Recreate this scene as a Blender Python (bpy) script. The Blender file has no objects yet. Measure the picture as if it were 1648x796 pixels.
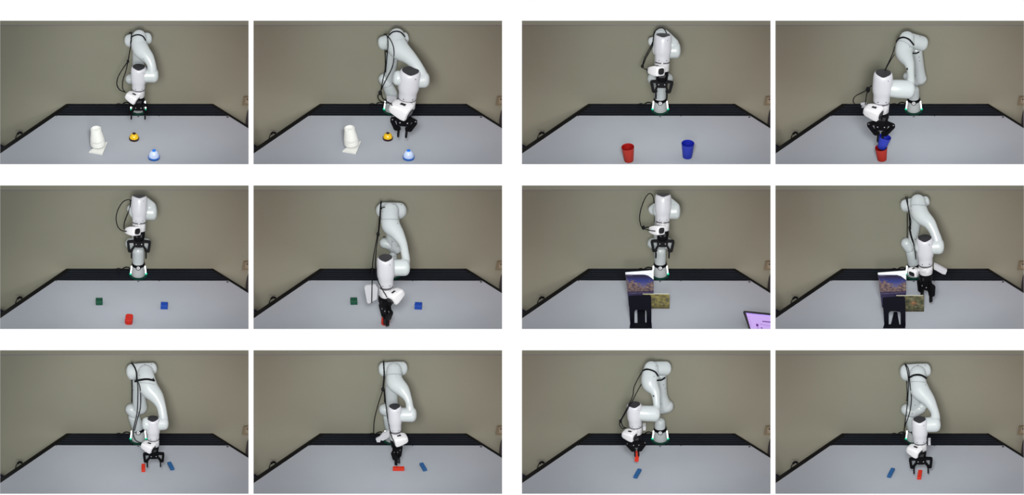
import bpy, math, random
from mathutils import Vector, Matrix
from mathutils.bvhtree import BVHTree

# ---------------------------------------------------------------- camera, sky, light, exposure
S = 0.005                       # metres per pixel of the 1648 px frame
TH = math.radians(34)           # downward pitch of the camera
SN, CS = math.sin(TH), math.cos(TH)
sc = bpy.context.scene
cd = bpy.data.cameras.new('camera'); cam = bpy.data.objects.new('camera', cd)
sc.collection.objects.link(cam); sc.camera = cam
cd.type = 'ORTHO'; cd.ortho_scale = 1648 * S; cd.clip_end = 100
cam.location = Vector((0, CS, -SN)) * -20
cam.rotation_euler = (math.pi / 2 - TH, 0, 0)
w = bpy.data.worlds.new('white_studio'); sc.world = w; w.use_nodes = True
w.node_tree.nodes['Background'].inputs[0].default_value = (1, 1, 1, 1)
w.node_tree.nodes['Background'].inputs[1].default_value = 1.02
sc.view_settings.view_transform = 'Standard'; sc.view_settings.look = 'None'
sc.view_settings.exposure = 0; sc.view_settings.gamma = 1
sc.view_settings.use_curve_mapping = False
FILL_MAIN, FILL_SIDE = 720.0, 135.0

COLX = [0, 408, 840, 1248]
ROWY = [40, 305, 570]
WL = 127.2                      # height in a 400x224 set where table and wall meet

def wall_y(r): return (398 - (ROWY[r] + WL)) * S / SN

for r in range(3):
    for c in range(4):
        for nm, off, tgt, e, col, size, ang, bl in (
            ('added_gradient_spot', (214, 700, 500), (214, 30, 50), FILL_MAIN, (1.0, .995, .98), .32, 33, 1.0),  # added unseen spot: brightens the middle of each set, edges fall off
            ('added_warm_spot', (440, 700, 470), (395, 0, 80), FILL_SIDE, (1.0, .3, .25), .3, 24, 1.0)):  # added unseen spot: tints the right side of each set reddish
            ld = bpy.data.lights.new(nm, 'SPOT'); lo = bpy.data.objects.new(nm, ld)
            sc.collection.objects.link(lo)
            ld.energy = e; ld.color = col; ld.shadow_soft_size = size
            ld.spot_size = math.radians(ang); ld.spot_blend = bl
            b = Vector(((COLX[c] - 824) * S, wall_y(r), 0))
            lo.location = b + Vector((off[0], -off[1], off[2])) * S
            d = (b + Vector((tgt[0], -tgt[1], tgt[2])) * S) - lo.location
            lo.rotation_euler = d.to_track_quat('-Z', 'Y').to_euler()

# ---------------------------------------------------------------- materials
def mat(name, col, rough=.5, spec=.5, metal=0, emit=None, es=0, noise=0, nscale=60, trans=0, bump=0):
    m = bpy.data.materials.new(name); m.use_nodes = True
    nt = m.node_tree; b = nt.nodes['Principled BSDF']
    b.inputs['Base Color'].default_value = (*col, 1)
    b.inputs['Roughness'].default_value = rough
    b.inputs['Specular IOR Level'].default_value = spec
    b.inputs['Metallic'].default_value = metal
    b.inputs['Transmission Weight'].default_value = trans
    if emit:
        b.inputs['Emission Color'].default_value = (*emit, 1); b.inputs['Emission Strength'].default_value = es
    if noise or bump:
        tc = nt.nodes.new('ShaderNodeTexCoord')
        n = nt.nodes.new('ShaderNodeTexNoise'); n.inputs['Scale'].default_value = nscale
        n.inputs['Detail'].default_value = 4
        nt.links.new(tc.outputs['Object'], n.inputs['Vector'])
        if noise:
            r = nt.nodes.new('ShaderNodeValToRGB')
            r.color_ramp.elements[0].position = .3; r.color_ramp.elements[1].position = .7
            r.color_ramp.elements[0].color = (*[x * (1 - noise) for x in col], 1)
            r.color_ramp.elements[1].color = (*[x * (1 + noise) for x in col], 1)
            nt.links.new(n.outputs['Fac'], r.inputs['Fac'])
            nt.links.new(r.outputs['Color'], b.inputs['Base Color'])
        if bump:
            bp = nt.nodes.new('ShaderNodeBump'); bp.inputs['Strength'].default_value = bump
            nt.links.new(n.outputs['Fac'], bp.inputs['Height']); nt.links.new(bp.outputs[0], b.inputs['Normal'])
    return m

M = {}
M['wall'] = mat('wall_paint', (.148, .147, .114), .9, .1, noise=.04, nscale=1.6)
M['strip'] = mat('ceiling_edge', (.13, .12, .125), .9, .1)
M['table'] = mat('table_laminate', (.245, .263, .293), .55, .25, noise=.03, nscale=2.2)
M['rail'] = mat('black_aluminium', (.004, .004, .004), .5, .08, noise=.3, nscale=8)
M['bar'] = mat('slate_aluminium', (.006, .008, .013), .45, .13, noise=.2, nscale=4)
M['groove'] = mat('groove_black', (.002, .002, .003), .8, .03)
M['bolt'] = mat('bolt_steel', (.03, .025, .03), .5, .3)
M['shell'] = mat('white_shell', (.30, .327, .333), .32, .45, noise=.012, nscale=3)
M['shell2'] = mat('white_hand_shell', (.325, .33, .355), .3, .45)
M['cap'] = mat('grey_cap', (.016, .016, .018), .6, .15)
M['black'] = mat('black_plastic', (.002, .002, .0028), .5, .05)
M['rubber'] = mat('black_rubber', (.004, .004, .005), .8, .06)
M['seam'] = mat('seam_grey', (.17, .18, .19), .6, .3)
M['screw'] = mat('screw_dark', (.04, .04, .045), .5, .4)
M['pin'] = mat('pin_steel', (.35, .36, .4), .35, .6)
M['flange'] = mat('clear_flange', (.33, .33, .345), .18, .7, noise=.25, nscale=30)
M['steel'] = mat('flange_ring', (.12, .12, .13), .25, .7, metal=.6)
M['cam'] = mat('camera_white', (.45, .45, .465), .35, .45)
M['lens'] = mat('lens_black', (.003, .003, .004), .25, .3)
M['glow'] = mat('status_light', (1, 1, 1), .5, .3, emit=(.92, 1, .96), es=2.4)
M['green'] = mat('green_light', (.0, .25, .13), .5, .3, emit=(.02, .62, .34), es=.75)
M['greenring'] = mat('green_ring', (.002, .016, .011), .5, .1, emit=(.0, .30, .16), es=.03)
M['emblem'] = mat('emblem_grey', (.42, .43, .44), .4, .4)
M['basegrey'] = mat('base_shell', (.25, .265, .27), .45, .4)
M['knit'] = mat('cable_knot', (.006, .006, .007), .8, .1)
M['whitecup'] = mat('white_cup', (.50, .51, .49), .6, .3, noise=.03, nscale=20)
M['whitecard'] = mat('white_card', (.50, .51, .485), .7, .2, noise=.04, nscale=14)
M['yellow'] = mat('yellow_dome', (.46, .29, .002), .22, .5)
M['maroon'] = mat('dark_brown_base', (.018, .004, .004), .5, .3)
M['paledome'] = mat('pale_dome', (.34, .41, .58), .2, .5)
M['bluebase'] = mat('blue_base', (.012, .085, .33), .45, .4)
M['bluebtn'] = mat('blue_button', (.012, .12, .48), .4, .4)
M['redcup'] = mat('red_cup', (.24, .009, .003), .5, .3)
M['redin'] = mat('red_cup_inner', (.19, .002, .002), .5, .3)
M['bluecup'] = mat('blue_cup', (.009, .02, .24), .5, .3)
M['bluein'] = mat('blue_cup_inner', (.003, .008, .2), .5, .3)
M['greencube'] = mat('green_brick', (.002, .042, .022), .5, .3)
M['bluecube'] = mat('blue_brick', (.004, .035, .22), .45, .3)
M['redcube'] = mat('red_brick', (.33, .01, .004), .45, .3)
M['redblock'] = mat('red_block', (.40, .017, .004), .55, .3)
M['blueblock'] = mat('blue_block', (.008, .06, .17), .55, .3)
M['pages'] = mat('book_pages', (.50, .52, .54), .8, .2)
M['stand'] = mat('bookend_black', (.003, .003, .006), .5, .05)
M['outlet'] = mat('outlet_tan', (.10, .08, .048), .6, .3)
M['outletface'] = mat('outlet_face', (.15, .125, .085), .6, .3)
M['plate'] = mat('wall_plate', (.155, .15, .125), .7, .2)
M['chair'] = mat('chair_dark', (.012, .008, .01), .6, .2)
M['bag'] = mat('bag_dark', (.008, .008, .02), .8, .2)
M['bezel'] = mat('laptop_bezel', (.006, .003, .008), .4, .3)
M['screen'] = mat('laptop_screen', (.1, .05, .15), .4, .3, emit=(.50, .36, .74), es=.92)
M['menubar'] = mat('laptop_menu', (.1, .05, .15), .4, .3, emit=(.36, .30, .86), es=.95)
M['uidark'] = mat('laptop_ui_dark', (.02, .0, .05), .4, .3, emit=(.09, .01, .16), es=1)
M['uimid'] = mat('laptop_ui_mid', (.02, .0, .05), .4, .3, emit=(.30, .18, .5), es=1)
M['coverdark'] = mat('cover_purple', (.022, .018, .05), .4, .3, noise=.15, nscale=30)
M['print'] = mat('cover_print', (.13, .10, .16), .6, .2)
M['yellowpage'] = mat('yellow_edge', (.42, .42, .33), .7, .2)

def picture_mat(name, kind):
    """flat print on a cover: sky over rocks, or foliage (object coordinates)"""
    m = bpy.data.materials.new(name); m.use_nodes = True
    nt = m.node_tree; b = nt.nodes['Principled BSDF']; N = nt.nodes.new; L = nt.links.new
    b.inputs['Roughness'].default_value = .4; b.inputs['Specular IOR Level'].default_value = .3
    tc = N('ShaderNodeTexCoord'); sep = N('ShaderNodeSeparateXYZ'); L(tc.outputs['UV'], sep.inputs[0])
    n = N('ShaderNodeTexNoise'); n.inputs['Detail'].default_value = 8; n.inputs['Roughness'].default_value = .7
    L(tc.outputs['UV'], n.inputs['Vector'])
    ramp = N('ShaderNodeValToRGB')
    def set_r(rp, els):
        cr = rp.color_ramp
        while len(cr.elements) < len(els): cr.elements.new(.5)
        for e, (p, col) in zip(cr.elements, els): e.position = p; e.color = (*col, 1)
    if kind == 'rocks':
        n.inputs['Scale'].default_value = 9
        # rock face colours
        set_r(ramp, [(.3, (.012, .008, .016)), (.45, (.055, .037, .05)), (.57, (.13, .09, .075)), (.72, (.24, .18, .12))])
        L(n.outputs['Fac'], ramp.inputs['Fac'])
        sky = N('ShaderNodeValToRGB'); set_r(sky, [(.35, (.07, .065, .13)), (.62, (.018, .026, .12)), (.9, (.012, .010, .028))])
        L(sep.outputs['Y'], sky.inputs['Fac'])
        n2 = N('ShaderNodeTexNoise'); n2.inputs['Scale'].default_value = 11; n2.inputs['Detail'].default_value = 6
        L(tc.outputs['UV'], n2.inputs['Vector'])
        sub = N('ShaderNodeMath'); sub.operation = 'SUBTRACT'; sub.inputs[1].default_value = .5; L(n2.outputs['Fac'], sub.inputs[0])
        mul = N('ShaderNodeMath'); mul.operation = 'MULTIPLY'; mul.inputs[1].default_value = 1.1; L(sub.outputs[0], mul.inputs[0])
        # skyline: high at left and far right, low in the middle right
        d1 = N('ShaderNodeMath'); d1.operation = 'SUBTRACT'; d1.inputs[1].default_value = .62; L(sep.outputs['X'], d1.inputs[0])
        d2 = N('ShaderNodeMath'); d2.operation = 'ABSOLUTE'; L(d1.outputs[0], d2.inputs[0])
        d3 = N('ShaderNodeMath'); d3.operation = 'MULTIPLY_ADD'; d3.inputs[1].default_value = .9; d3.inputs[2].default_value = .3; L(d2.outputs[0], d3.inputs[0])
        d4 = N('ShaderNodeMath'); d4.operation = 'MINIMUM'; d4.inputs[1].default_value = .66; L(d3.outputs[0], d4.inputs[0])
        ad = N('ShaderNodeMath'); ad.operation = 'ADD'; L(d4.outputs[0], ad.inputs[0]); L(mul.outputs[0], ad.inputs[1])
        gt = N('ShaderNodeMath'); gt.operation = 'GREATER_THAN'; L(sep.outputs['Y'], gt.inputs[0]); L(ad.outputs[0], gt.inputs[1])
        mx = N('ShaderNodeMix'); mx.data_type = 'RGBA'
        L(gt.outputs[0], mx.inputs[0]); L(ramp.outputs[0], mx.inputs[6]); L(sky.outputs[0], mx.inputs[7])
        L(mx.outputs[2], b.inputs['Base Color'])
    else:
        n.inputs['Scale'].default_value = 6
        if kind == 'foliage_yellow':
            set_r(ramp, [(.3, (.022, .02, .016)), (.43, (.055, .05, .03)), (.53, (.12, .105, .03)), (.68, (.19, .17, .08))])
        else:
            set_r(ramp, [(.3, (.009, .011, .007)), (.44, (.03, .034, .018)), (.55, (.075, .07, .035)), (.68, (.16, .14, .10))])
        L(n.outputs['Fac'], ramp.inputs['Fac'])
        # darker ground toward the bottom of the print
        g = N('ShaderNodeValToRGB'); set_r(g, [(0, (.35, .32, .28)), (.3, (1, 1, 1))]); L(sep.outputs['Y'], g.inputs['Fac'])
        mx = N('ShaderNodeMix'); mx.data_type = 'RGBA'; mx.blend_type = 'MULTIPLY'; mx.inputs[0].default_value = 1
        L(ramp.outputs[0], mx.inputs[6]); L(g.outputs[0], mx.inputs[7])
        if kind == 'foliage_green':      # an orange-brown animal among the leaves
            vs = N('ShaderNodeVectorMath'); vs.operation = 'DISTANCE'; vs.inputs[1].default_value = (.62, .5, 0)
            L(tc.outputs['UV'], vs.inputs[0])
            rr = N('ShaderNodeValToRGB'); set_r(rr, [(.04, (.5, .5, .5)), (.15, (0, 0, 0))]); L(vs.outputs['Value'], rr.inputs['Fac'])
            m2 = N('ShaderNodeMix'); m2.data_type = 'RGBA'; m2.inputs[7].default_value = (.22, .075, .03, 1)
            L(rr.outputs[0], m2.inputs[0]); L(mx.outputs[2], m2.inputs[6]); L(m2.outputs[2], b.inputs['Base Color'])
        else:
            L(mx.outputs[2], b.inputs['Base Color'])
    return m
M['rocks'] = picture_mat('cover_rocks_print', 'rocks')
M['foly'] = picture_mat('cover_foliage_print', 'foliage_yellow')
M['folg'] = picture_mat('cover_animal_print', 'foliage_green')

# ---------------------------------------------------------------- helpers
class Room:
    pass
R = Room()
RAY = []                                        # (verts, polys) of the present robot, for laying cables on it

def use(r, c):
    R.r, R.c = r, c
    R.K = 3.3175 if r < 2 else 3.3725
    R.o = Vector(((COLX[c] - 824) * S, wall_y(r), 0))

def W(x, y, z):                                 # room pixels: x right, y toward the viewer, z up
    return R.o + Vector((x * S, -y * S, z * S))

def P(zx, zy, d):                               # a point seen at (zx, zy) of a closer look, d pixels out from the wall
    px, py = zx / R.K, zy / R.K - 10
    return W(px, d, (WL + d * SN - py) / CS)

def onT(zx, zy, z=0):                           # a point at height z px above the table
    px, py = zx / R.K, zy / R.K - 10
    return W(px, (py - WL + z * CS) / SN, z)

class MB:
    def __init__(s): s.v = []; s.f = []; s.uv = None; s.mi = []
    def add(s, vs, fs, mi=0):
        b = len(s.v); s.v += [Vector(v) for v in vs]; s.f += [[b + i for i in f] for f in fs]; s.mi += [mi] * len(fs)
        return s
    def loft(s, rings, mi=0, cap=True):
        n = len(rings[0]); b = len(s.v); f = []
        for q in rings: s.v += [Vector(v) for v in q]
        for k in range(len(rings) - 1):
            for i in range(n):
                j = (i + 1) % n
                f.append([b + k * n + i, b + k * n + j, b + (k + 1) * n + j, b + (k + 1) * n + i])
        if cap:
            f.append([b + i for i in range(n)][::-1]); f.append([b + (len(rings) - 1) * n + i for i in range(n)])
        s.f += f; s.mi += [mi] * len(f)
        return s
    def box(s, c, ax, ay, az, mi=0):            # centre and three half-axis vectors
        vs = [c + ax * i + ay * j + az * k for i in (-1, 1) for j in (-1, 1) for k in (-1, 1)]
        return s.add(vs, [(0, 1, 3, 2), (4, 6, 7, 5), (0, 4, 5, 1), (2, 3, 7, 6), (0, 2, 6, 4), (1, 5, 7, 3)], mi)
    def prism(s, pts, off, mi=0):               # polygon extruded by a vector
        n = len(pts)
        return s.add(list(pts) + [Vector(p) + off for p in pts],
                     [list(range(n))[::-1], list(range(n, 2 * n))] + [[i, (i + 1) % n, n + (i + 1) % n, n + i] for i in range(n)], mi)

def tag(o, label=None, cat=None, group=None, kind=None):
    if label: o['label'] = label
    if cat: o['category'] = cat
    if group: o['group'] = group
    if kind: o['kind'] = kind
    return o

def empty(name, loc):
    o = bpy.data.objects.new(name, None); sc.collection.objects.link(o); o.location = loc
    o.empty_display_size = .02; o['org'] = 1
    return o

ORG = {}
def build(mb, name, mats, parent=None, smooth=40, origin=None, ray=False):
    if parent is not None: og = ORG[parent.name]
    else: og = origin if origin is not None else Vector((sum(v.x for v in mb.v) / len(mb.v), sum(v.y for v in mb.v) / len(mb.v), min(v.z for v in mb.v)))
    me = bpy.data.meshes.new(name)
    me.from_pydata([v - og for v in mb.v], [], mb.f)
    ms = mats if isinstance(mats, list) else [mats]
    for k in ms: me.materials.append(M[k])
    me.polygons.foreach_set('material_index', mb.mi)
    if mb.uv:
        ul = me.uv_layers.new()
        for lp in me.loops: ul.data[lp.index].uv = mb.uv[lp.vertex_index]
    me.update()
    if smooth:
        me.polygons.foreach_set('use_smooth', [True] * len(me.polygons))
        me.set_sharp_from_angle(angle=math.radians(smooth))
    o = bpy.data.objects.new(name, me); sc.collection.objects.link(o)
    if parent is not None: o.parent = parent
    else: o.location = og
    ORG[o.name] = og
    if ray: RAY.append(([tuple(v) for v in mb.v], [tuple(f) for f in mb.f]))
    return o

def thing(name, loc, label, cat, group=None):
    o = empty(name, loc); ORG[o.name] = Vector(loc); del o['org']
    return tag(o, label, cat, group)

def cr(pts, n):                                 # Catmull-Rom through 4-tuples
    out = []
    P_ = [pts[0]] + list(pts) + [pts[-1]]
    for i in range(1, len(P_) - 2):
        a, b, c, d = (P_[i - 1], P_[i], P_[i + 1], P_[i + 2])
        for k in range(n):
            t = k / n
            out.append(tuple(.5 * (2 * b[q] + (c[q] - a[q]) * t + (2 * a[q] - 5 * b[q] + 4 * c[q] - d[q]) * t * t + (3 * b[q] - a[q] - 3 * c[q] + d[q]) * t ** 3) for q in range(len(b))))
    out.append(tuple(pts[-1]))
    return out

def tube_rings(path, seg=20, round_ends=(True, True), flat=1.0):
    """path: list of (Vector, radius)."""
    n = len(path); T = []
    for i in range(n):
        a = path[max(0, i - 1)][0]; b = path[min(n - 1, i + 1)][0]
        T.append((b - a).normalized())
    up = Vector((0, 0, 1)) if abs(T[0].z) < .9 else Vector((0, -1, 0))
    x = T[0].cross(up).normalized()
    rings = []
    def ring(c, t, x, r):
        y = t.cross(x)
        return [c + (x * math.cos(2 * math.pi * k / seg) + y * math.sin(2 * math.pi * k / seg)) * r for k in range(seg)]
    fr = []
    for i in range(n):
        x = (x - T[i] * x.dot(T[i])).normalized(); fr.append(x)
    def cap(i, sgn, k):
        c, r = path[i]; out = []
        for j in range(7):
            a = math.pi / 2 * (j + .15) / 7
            out.append(ring(c + T[i] * sgn * r * k * math.cos(a), T[i], fr[i], r * math.sin(a) ** (1 if k > .8 else .75)))
        return out
    if round_ends[0]: rings += cap(0, -1, round_ends[0] if round_ends[0] is not True else 1)
    for i in range(n): rings.append(ring(path[i][0], T[i], fr[i], path[i][1]))
    if round_ends[1]: rings += cap(n - 1, 1, round_ends[1] if round_ends[1] is not True else 1)[::-1]
    return rings

def link(name, parent, pts, ends=(True, True), mat_='shell', seg=24, n=6):
    """a smooth arm shell through (zx, zy, d, radius) points"""
    if name in ('elbow', 'wrist_joint') and ends == (True, True):      # drum-shaped joints: flatter ends
        kf = .66; q = [list(p) for p in pts]
        for i, j in ((0, 1), (-1, -2)):
            L_ = math.dist(pts[i][:2], pts[j][:2]) or 1
            for m_ in (0, 1): q[i][m_] += (pts[i][m_] - pts[j][m_]) / L_ * pts[i][3] * (1 - kf)
        pts = [tuple(p) for p in q]; ends = (kf, kf)
    sp = cr([tuple(P(a, b, d)) + (r / R.K * S,) for a, b, d, r in pts], n) if len(pts) > 2 else [tuple(P(a, b, d)) + (r / R.K * S,) for a, b, d, r in pts]
    rg = tube_rings([(Vector(q[:3]), q[3]) for q in sp], seg, ends)
    return build(MB().loft(rg), name, mat_, parent, 60, ray=True)

def lathe(c, up, xd, prof, seg=28, mb=None, mi=0, bump=None):
    yd = up.cross(xd)
    rings = [[c + up * z + (xd * math.cos(a) + yd * math.sin(a)) * r for a in [2 * math.pi * k / seg for k in range(seg)]] for z, r in prof]
    mb = mb or MB()
    return mb.loft(rings, mi)

F = Vector((0, CS, -SN))
class Cloth:  # BVH of the present robot
    bvh = None
def make_bvh():
    v = []; f = []
    for a, b in RAY:
        k = len(v); v += a; f += [tuple(k + i for i in q) for q in b]
    Cloth.bvh = BVHTree.FromPolygons(v, f)
def surf(zx, zy, default=None, off=2.0):
    p = P(zx, zy, 0); h = Cloth.bvh.ray_cast(p - F * 3, F)
    if h[0] is None: return default
    return (R.o.y - h[0].y) / S + off * CS

def lay(pts, off=1.2):
    """screen polyline laid over the arm: gives 3-D points, free spans interpolated"""
    dd = [surf(a, b, None, off) for a, b in pts]
    idx = [i for i, q in enumerate(dd) if q is not None]
    if not idx: dd = [60] * len(pts); idx = list(range(len(pts)))
    for i in range(len(dd)):
        if dd[i] is None:
            lo = [k for k in idx if k < i]; hi = [k for k in idx if k > i]
            if lo and hi:
                t = (i - lo[-1]) / (hi[0] - lo[-1]); dd[i] = dd[lo[-1]] * (1 - t) + dd[hi[0]] * t
            else: dd[i] = dd[lo[-1]] if lo else dd[hi[0]]
    return [P(a, b, d) for (a, b), d in zip(pts, dd)]

def densify(pts, n=4): return [tuple(q) for q in cr(pts, n)]

def cable_mesh(pts, r, over=True, d=None, dens=4):
    q = densify([tuple(p) for p in pts], dens)
    if over: w3 = lay(q, 1.3)
    else: w3 = [P(a, b, d) for a, b in q]
    # ease sudden jumps in depth
    raw = list(w3)
    for _ in range(25):
        w3 = [w3[0]] + [w3[i] + F * (((w3[i - 1] + w3[i + 1]) * .5 - w3[i]).dot(F)) * .6 for i in range(1, len(w3) - 1)] + [w3[-1]]
        w3 = [p - F * max(0, (p - q0).dot(F)) for p, q0 in zip(w3, raw)] if over else w3
    return MB().loft(tube_rings([(p, r / R.K * S) for p in w3], 8, (True, True)))

# ---------------------------------------------------------------- setting of one set: wall, strip, table
WHERE = [['in top left picture', 'in top row, second picture', 'in top row, third picture', 'in top right picture'],
         ['in middle row, leftmost picture', 'in middle row, second picture', 'in middle row, third picture', 'in middle row, rightmost picture'],
         ['in bottom left picture', 'in bottom row, second picture', 'in bottom row, third picture', 'in bottom right picture']]

use(0, 0)
TOPZ = WL / CS; BOTZ = -(224 - WL) / CS
proto = []
wl = build(MB().prism([W(0, 0, BOTZ), W(400, 0, BOTZ), W(400, 0, TOPZ), W(0, 0, TOPZ)], Vector((0, .06, 0))), 'wall_back', 'wall', None, 0, R.o)
st = build(MB().prism([W(0, .0, TOPZ - 1.6), W(400, 0, TOPZ - 1.6), W(400, 0, TOPZ), W(0, 0, TOPZ)], Vector((0, -.0015, 0))), 'trim_1', 'strip', None, 0, R.o)

def TP(px, py, z=0): return W(px, (py - WL) / SN, z)
def build_table():
    t = thing('work_table', TP(222, 175), '', 'table')
    th = 6; rc = th / math.tan(TH)
    top = [(369, 146.2), (400, 166), (400, 224), (0, 224), (0, 206.8), (89.5, 145.5)]
    fr = lambda y: (y - WL) / SN
    m = MB()
    tv = [W(x, fr(y), 0) for x, y in top]
    bv = [W(x, fr(y) - (rc if y == 224 else 0), -th) for x, y in top]
    n = len(top)
    m.add(tv + bv, [list(range(n)), list(range(n, 2 * n))[::-1]] + [[i, n + i, n + (i + 1) % n, (i + 1) % n] for i in range(n)])
    build(m, 'table_panel', 'table', t, 0)
    for q in ([(107, WL), (0, 199.8), (0, 207), (116.8, WL)], [(337, WL), (400, 166.6), (400, 162.6), (342.8, WL)]):
        build(MB().prism([TP(x, y, -4) for x, y in q], Vector((0, 0, 4.28 * S))), 'side_rail', 'rail', t, 0)
    build(MB().prism([TP(x, y, -4) for x, y in [(107, WL), (342.8, WL), (341.8, WL + .8), (108, WL + .8)]], Vector((0, 0, 4.28 * S))), 'rear_rail', 'rail', t, 0)
    y0, y1 = WL + 1.0, 145.9; nb = 5; h = (y1 - y0) / nb
    le = lambda y: 116.5 - (y - WL) * (116.5 - 89.5) / (145.5 - WL)
    ri = lambda y: 339 + (y - WL) * (369 - 339) / (146.2 - WL)
    for k in range(nb):
        a = y0 + k * h; b = a + h
        # extruded profile: two lands and a sunken slot
        cols = [(a - .01, .1, 0), (a + .1, .22, 0), (a + h * .40, .22, 0), (a + h * .42, -.9, 1), (a + h * .60, -.9, 1), (a + h * .62, .22, 0), (b - .1, .22, 0), (b + .01, .1, 0)]
        m = MB(); vs = []
        for y, z, _ in cols: vs += [TP(le(y), y, z), TP(ri(y), y, z)]
        nn = len(cols)
        for i in range(nn - 1):
            j = [2 * i, 2 * i + 1, 2 * i + 3, 2 * i + 2]
            m.add([vs[q] for q in j], [[0, 3, 2, 1][::-1]], 1 if i in (2, 3, 4) else 0)
        m.add([TP(le(y0), a, -3), TP(ri(y0), a, -3), TP(ri(b), b, -3), TP(le(b), b, -3)], [(0, 1, 2, 3)])
        build(m, 'profile_bar', ['bar', 'groove'], t, 0)
    build(MB().prism([TP(x, y, -1) for x, y in [(90, 145.2), (369, 145.9), (369.6, 146.5), (89, 145.9)]], Vector((0, 0, 1.25 * S))), 'front_shadow_strip', 'groove', t, 0)  # black strip standing in for the shadow line before the bars
    for x, y, r in ((222.5, 147.6, 1.5), (256, 146.9, .9), (90.5, 146.6, 1.0), (366.2, 148.3, 2.0)):
        build(lathe(TP(x, y, 0), Vector((0, 0, 1)), Vector((1, 0, 0)), [(-.5 * S, r * S), (.18 * S, r * S), (.28 * S, r * .6 * S)], 12), 'bolt', 'bolt', t)
    return t
tb = build_table()

def build_sockets():
    a = thing('wall_socket', W(392, 0, 12), '', 'socket')
    build(MB().prism([P(1292, 459, 0), P(1327, 459, 0), P(1327, 411, 0), P(1301, 413, 0)], Vector((0, -.012, 0))), 'backplate', 'outlet', a, 0)
    build(MB().prism([P(1309, 449, 2.4), P(1327, 451, 2.4), P(1327, 420, 2.4), P(1311, 421, 2.4)], Vector((0, -.006, 0))), 'face', 'outletface', a, 0)
    build(lathe(P(1321, 430, 3.6), Vector((0, -1, 0)), Vector((1, 0, 0)), [(0, .006), (.004, .006)], 10), 'hole', 'lens', a)
    b = thing('wall_plug', W(30, 0, -52), '', 'plug')
    build(MB().prism([P(84, 604, 0), P(120, 602, 0), P(120, 594, 0), P(85, 595, 0)], Vector((0, -.006, 0))), 'socket_plate', 'plate', b, 0)
    q = [P(x, y, 3) for x, y in densify([(82, 645), (86, 628), (96, 612), (108, 606), (118, 618)], 5)]
    build(MB().loft(tube_rings([(p, .0036) for p in q], 8)), 'cord', 'rubber', b)
    q = [P(x, y, 3.5) for x, y in [(96, 614), (104, 607), (115, 610)]]
    build(MB().loft(tube_rings([(p, .009) for p in q], 10)), 'plug_head', 'rubber', b)
    c = thing('dark_chair', W(398, 3, -30), '', 'chair')
    pl = [(1327, 480), (1319, 500), (1314, 530), (1311, 562), (1327, 592)]
    build(MB().prism([P(x, y, 3) for x, y in pl], Vector((0, -.03, 0))), 'backrest', 'chair', c, 0)
    d = thing('dark_bag', W(4, 6, -80), '', 'bag')
    pl = [(0, 668), (6, 672), (16, 678), (30, 682), (34, 700), (0, 716)]
    build(MB().prism([P(x, y, 2) for x, y in pl], Vector((0, -.03, 0))), 'body', 'bag', d, 0)
    return [a, b, c, d]
soc = build_sockets()

def build_rail_cable():
    c = thing('power_cable', TP(190, 131, 2), '', 'cable')
    q = [P(x, y, 8) for x, y in densify([(624, 460), (636, 457), (650, 461), (663, 450), (682, 447), (700, 456)], 5)]
    build(MB().loft(tube_rings([(p, .0045) for p in q], 8)), 'lead', 'rubber', c)
    q = [P(x, y, 8.5) for x, y in [(626, 460), (634, 458), (640, 459)]]
    build(MB().loft(tube_rings([(p, .011) for p in q], 8)), 'connector', 'rubber', c)
    return [c]
soc += build_rail_cable()

def copy_tree(o, parent=None, delta=None):
    c = o.copy(); sc.collection.objects.link(c)
    if parent: c.parent = parent
    if delta is not None: c.location = o.location + delta
    for ch in o.children: copy_tree(ch, c)
    return c

LAB = {'work_table': ('grey work table with black slotted rear rails %s', 'table', 'work tables'),
       'wall_socket': ('tan wall socket at the right edge %s', 'socket', 'tan wall sockets'),
       'wall_plug': ('black plug and cord on the wall behind the table %s', 'plug', 'wall plugs'),
       'dark_chair': ('dark curved chair back cut by the right edge %s', 'chair', 'dark chairs'),
       'dark_bag': ('dark bag at the lower left behind the table %s', 'bag', 'dark bags'),
       'power_cable': ('short black cable lying on the rear rails %s', 'cable', 'rail cables')}
for r in range(3):
    for c in range(4):
        use(r, c); d = R.o - (Vector(((COLX[0] - 824) * S, wall_y(0), 0)))
        pl = WHERE[r][c]
        for o in (wl, st):
            q = o if (r, c) == (0, 0) else copy_tree(o, None, d)
            tag(q, ('olive grey back wall ' if o is wl else 'pale strip along the top of the wall ') + pl, None, None, 'structure')
        for o in [tb] + soc:
            q = o if (r, c) == (0, 0) else copy_tree(o, None, d)
            nm = q.name.split('.')[0]; l = LAB[nm]; tag(q, l[0] % pl, l[1], l[2])

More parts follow.
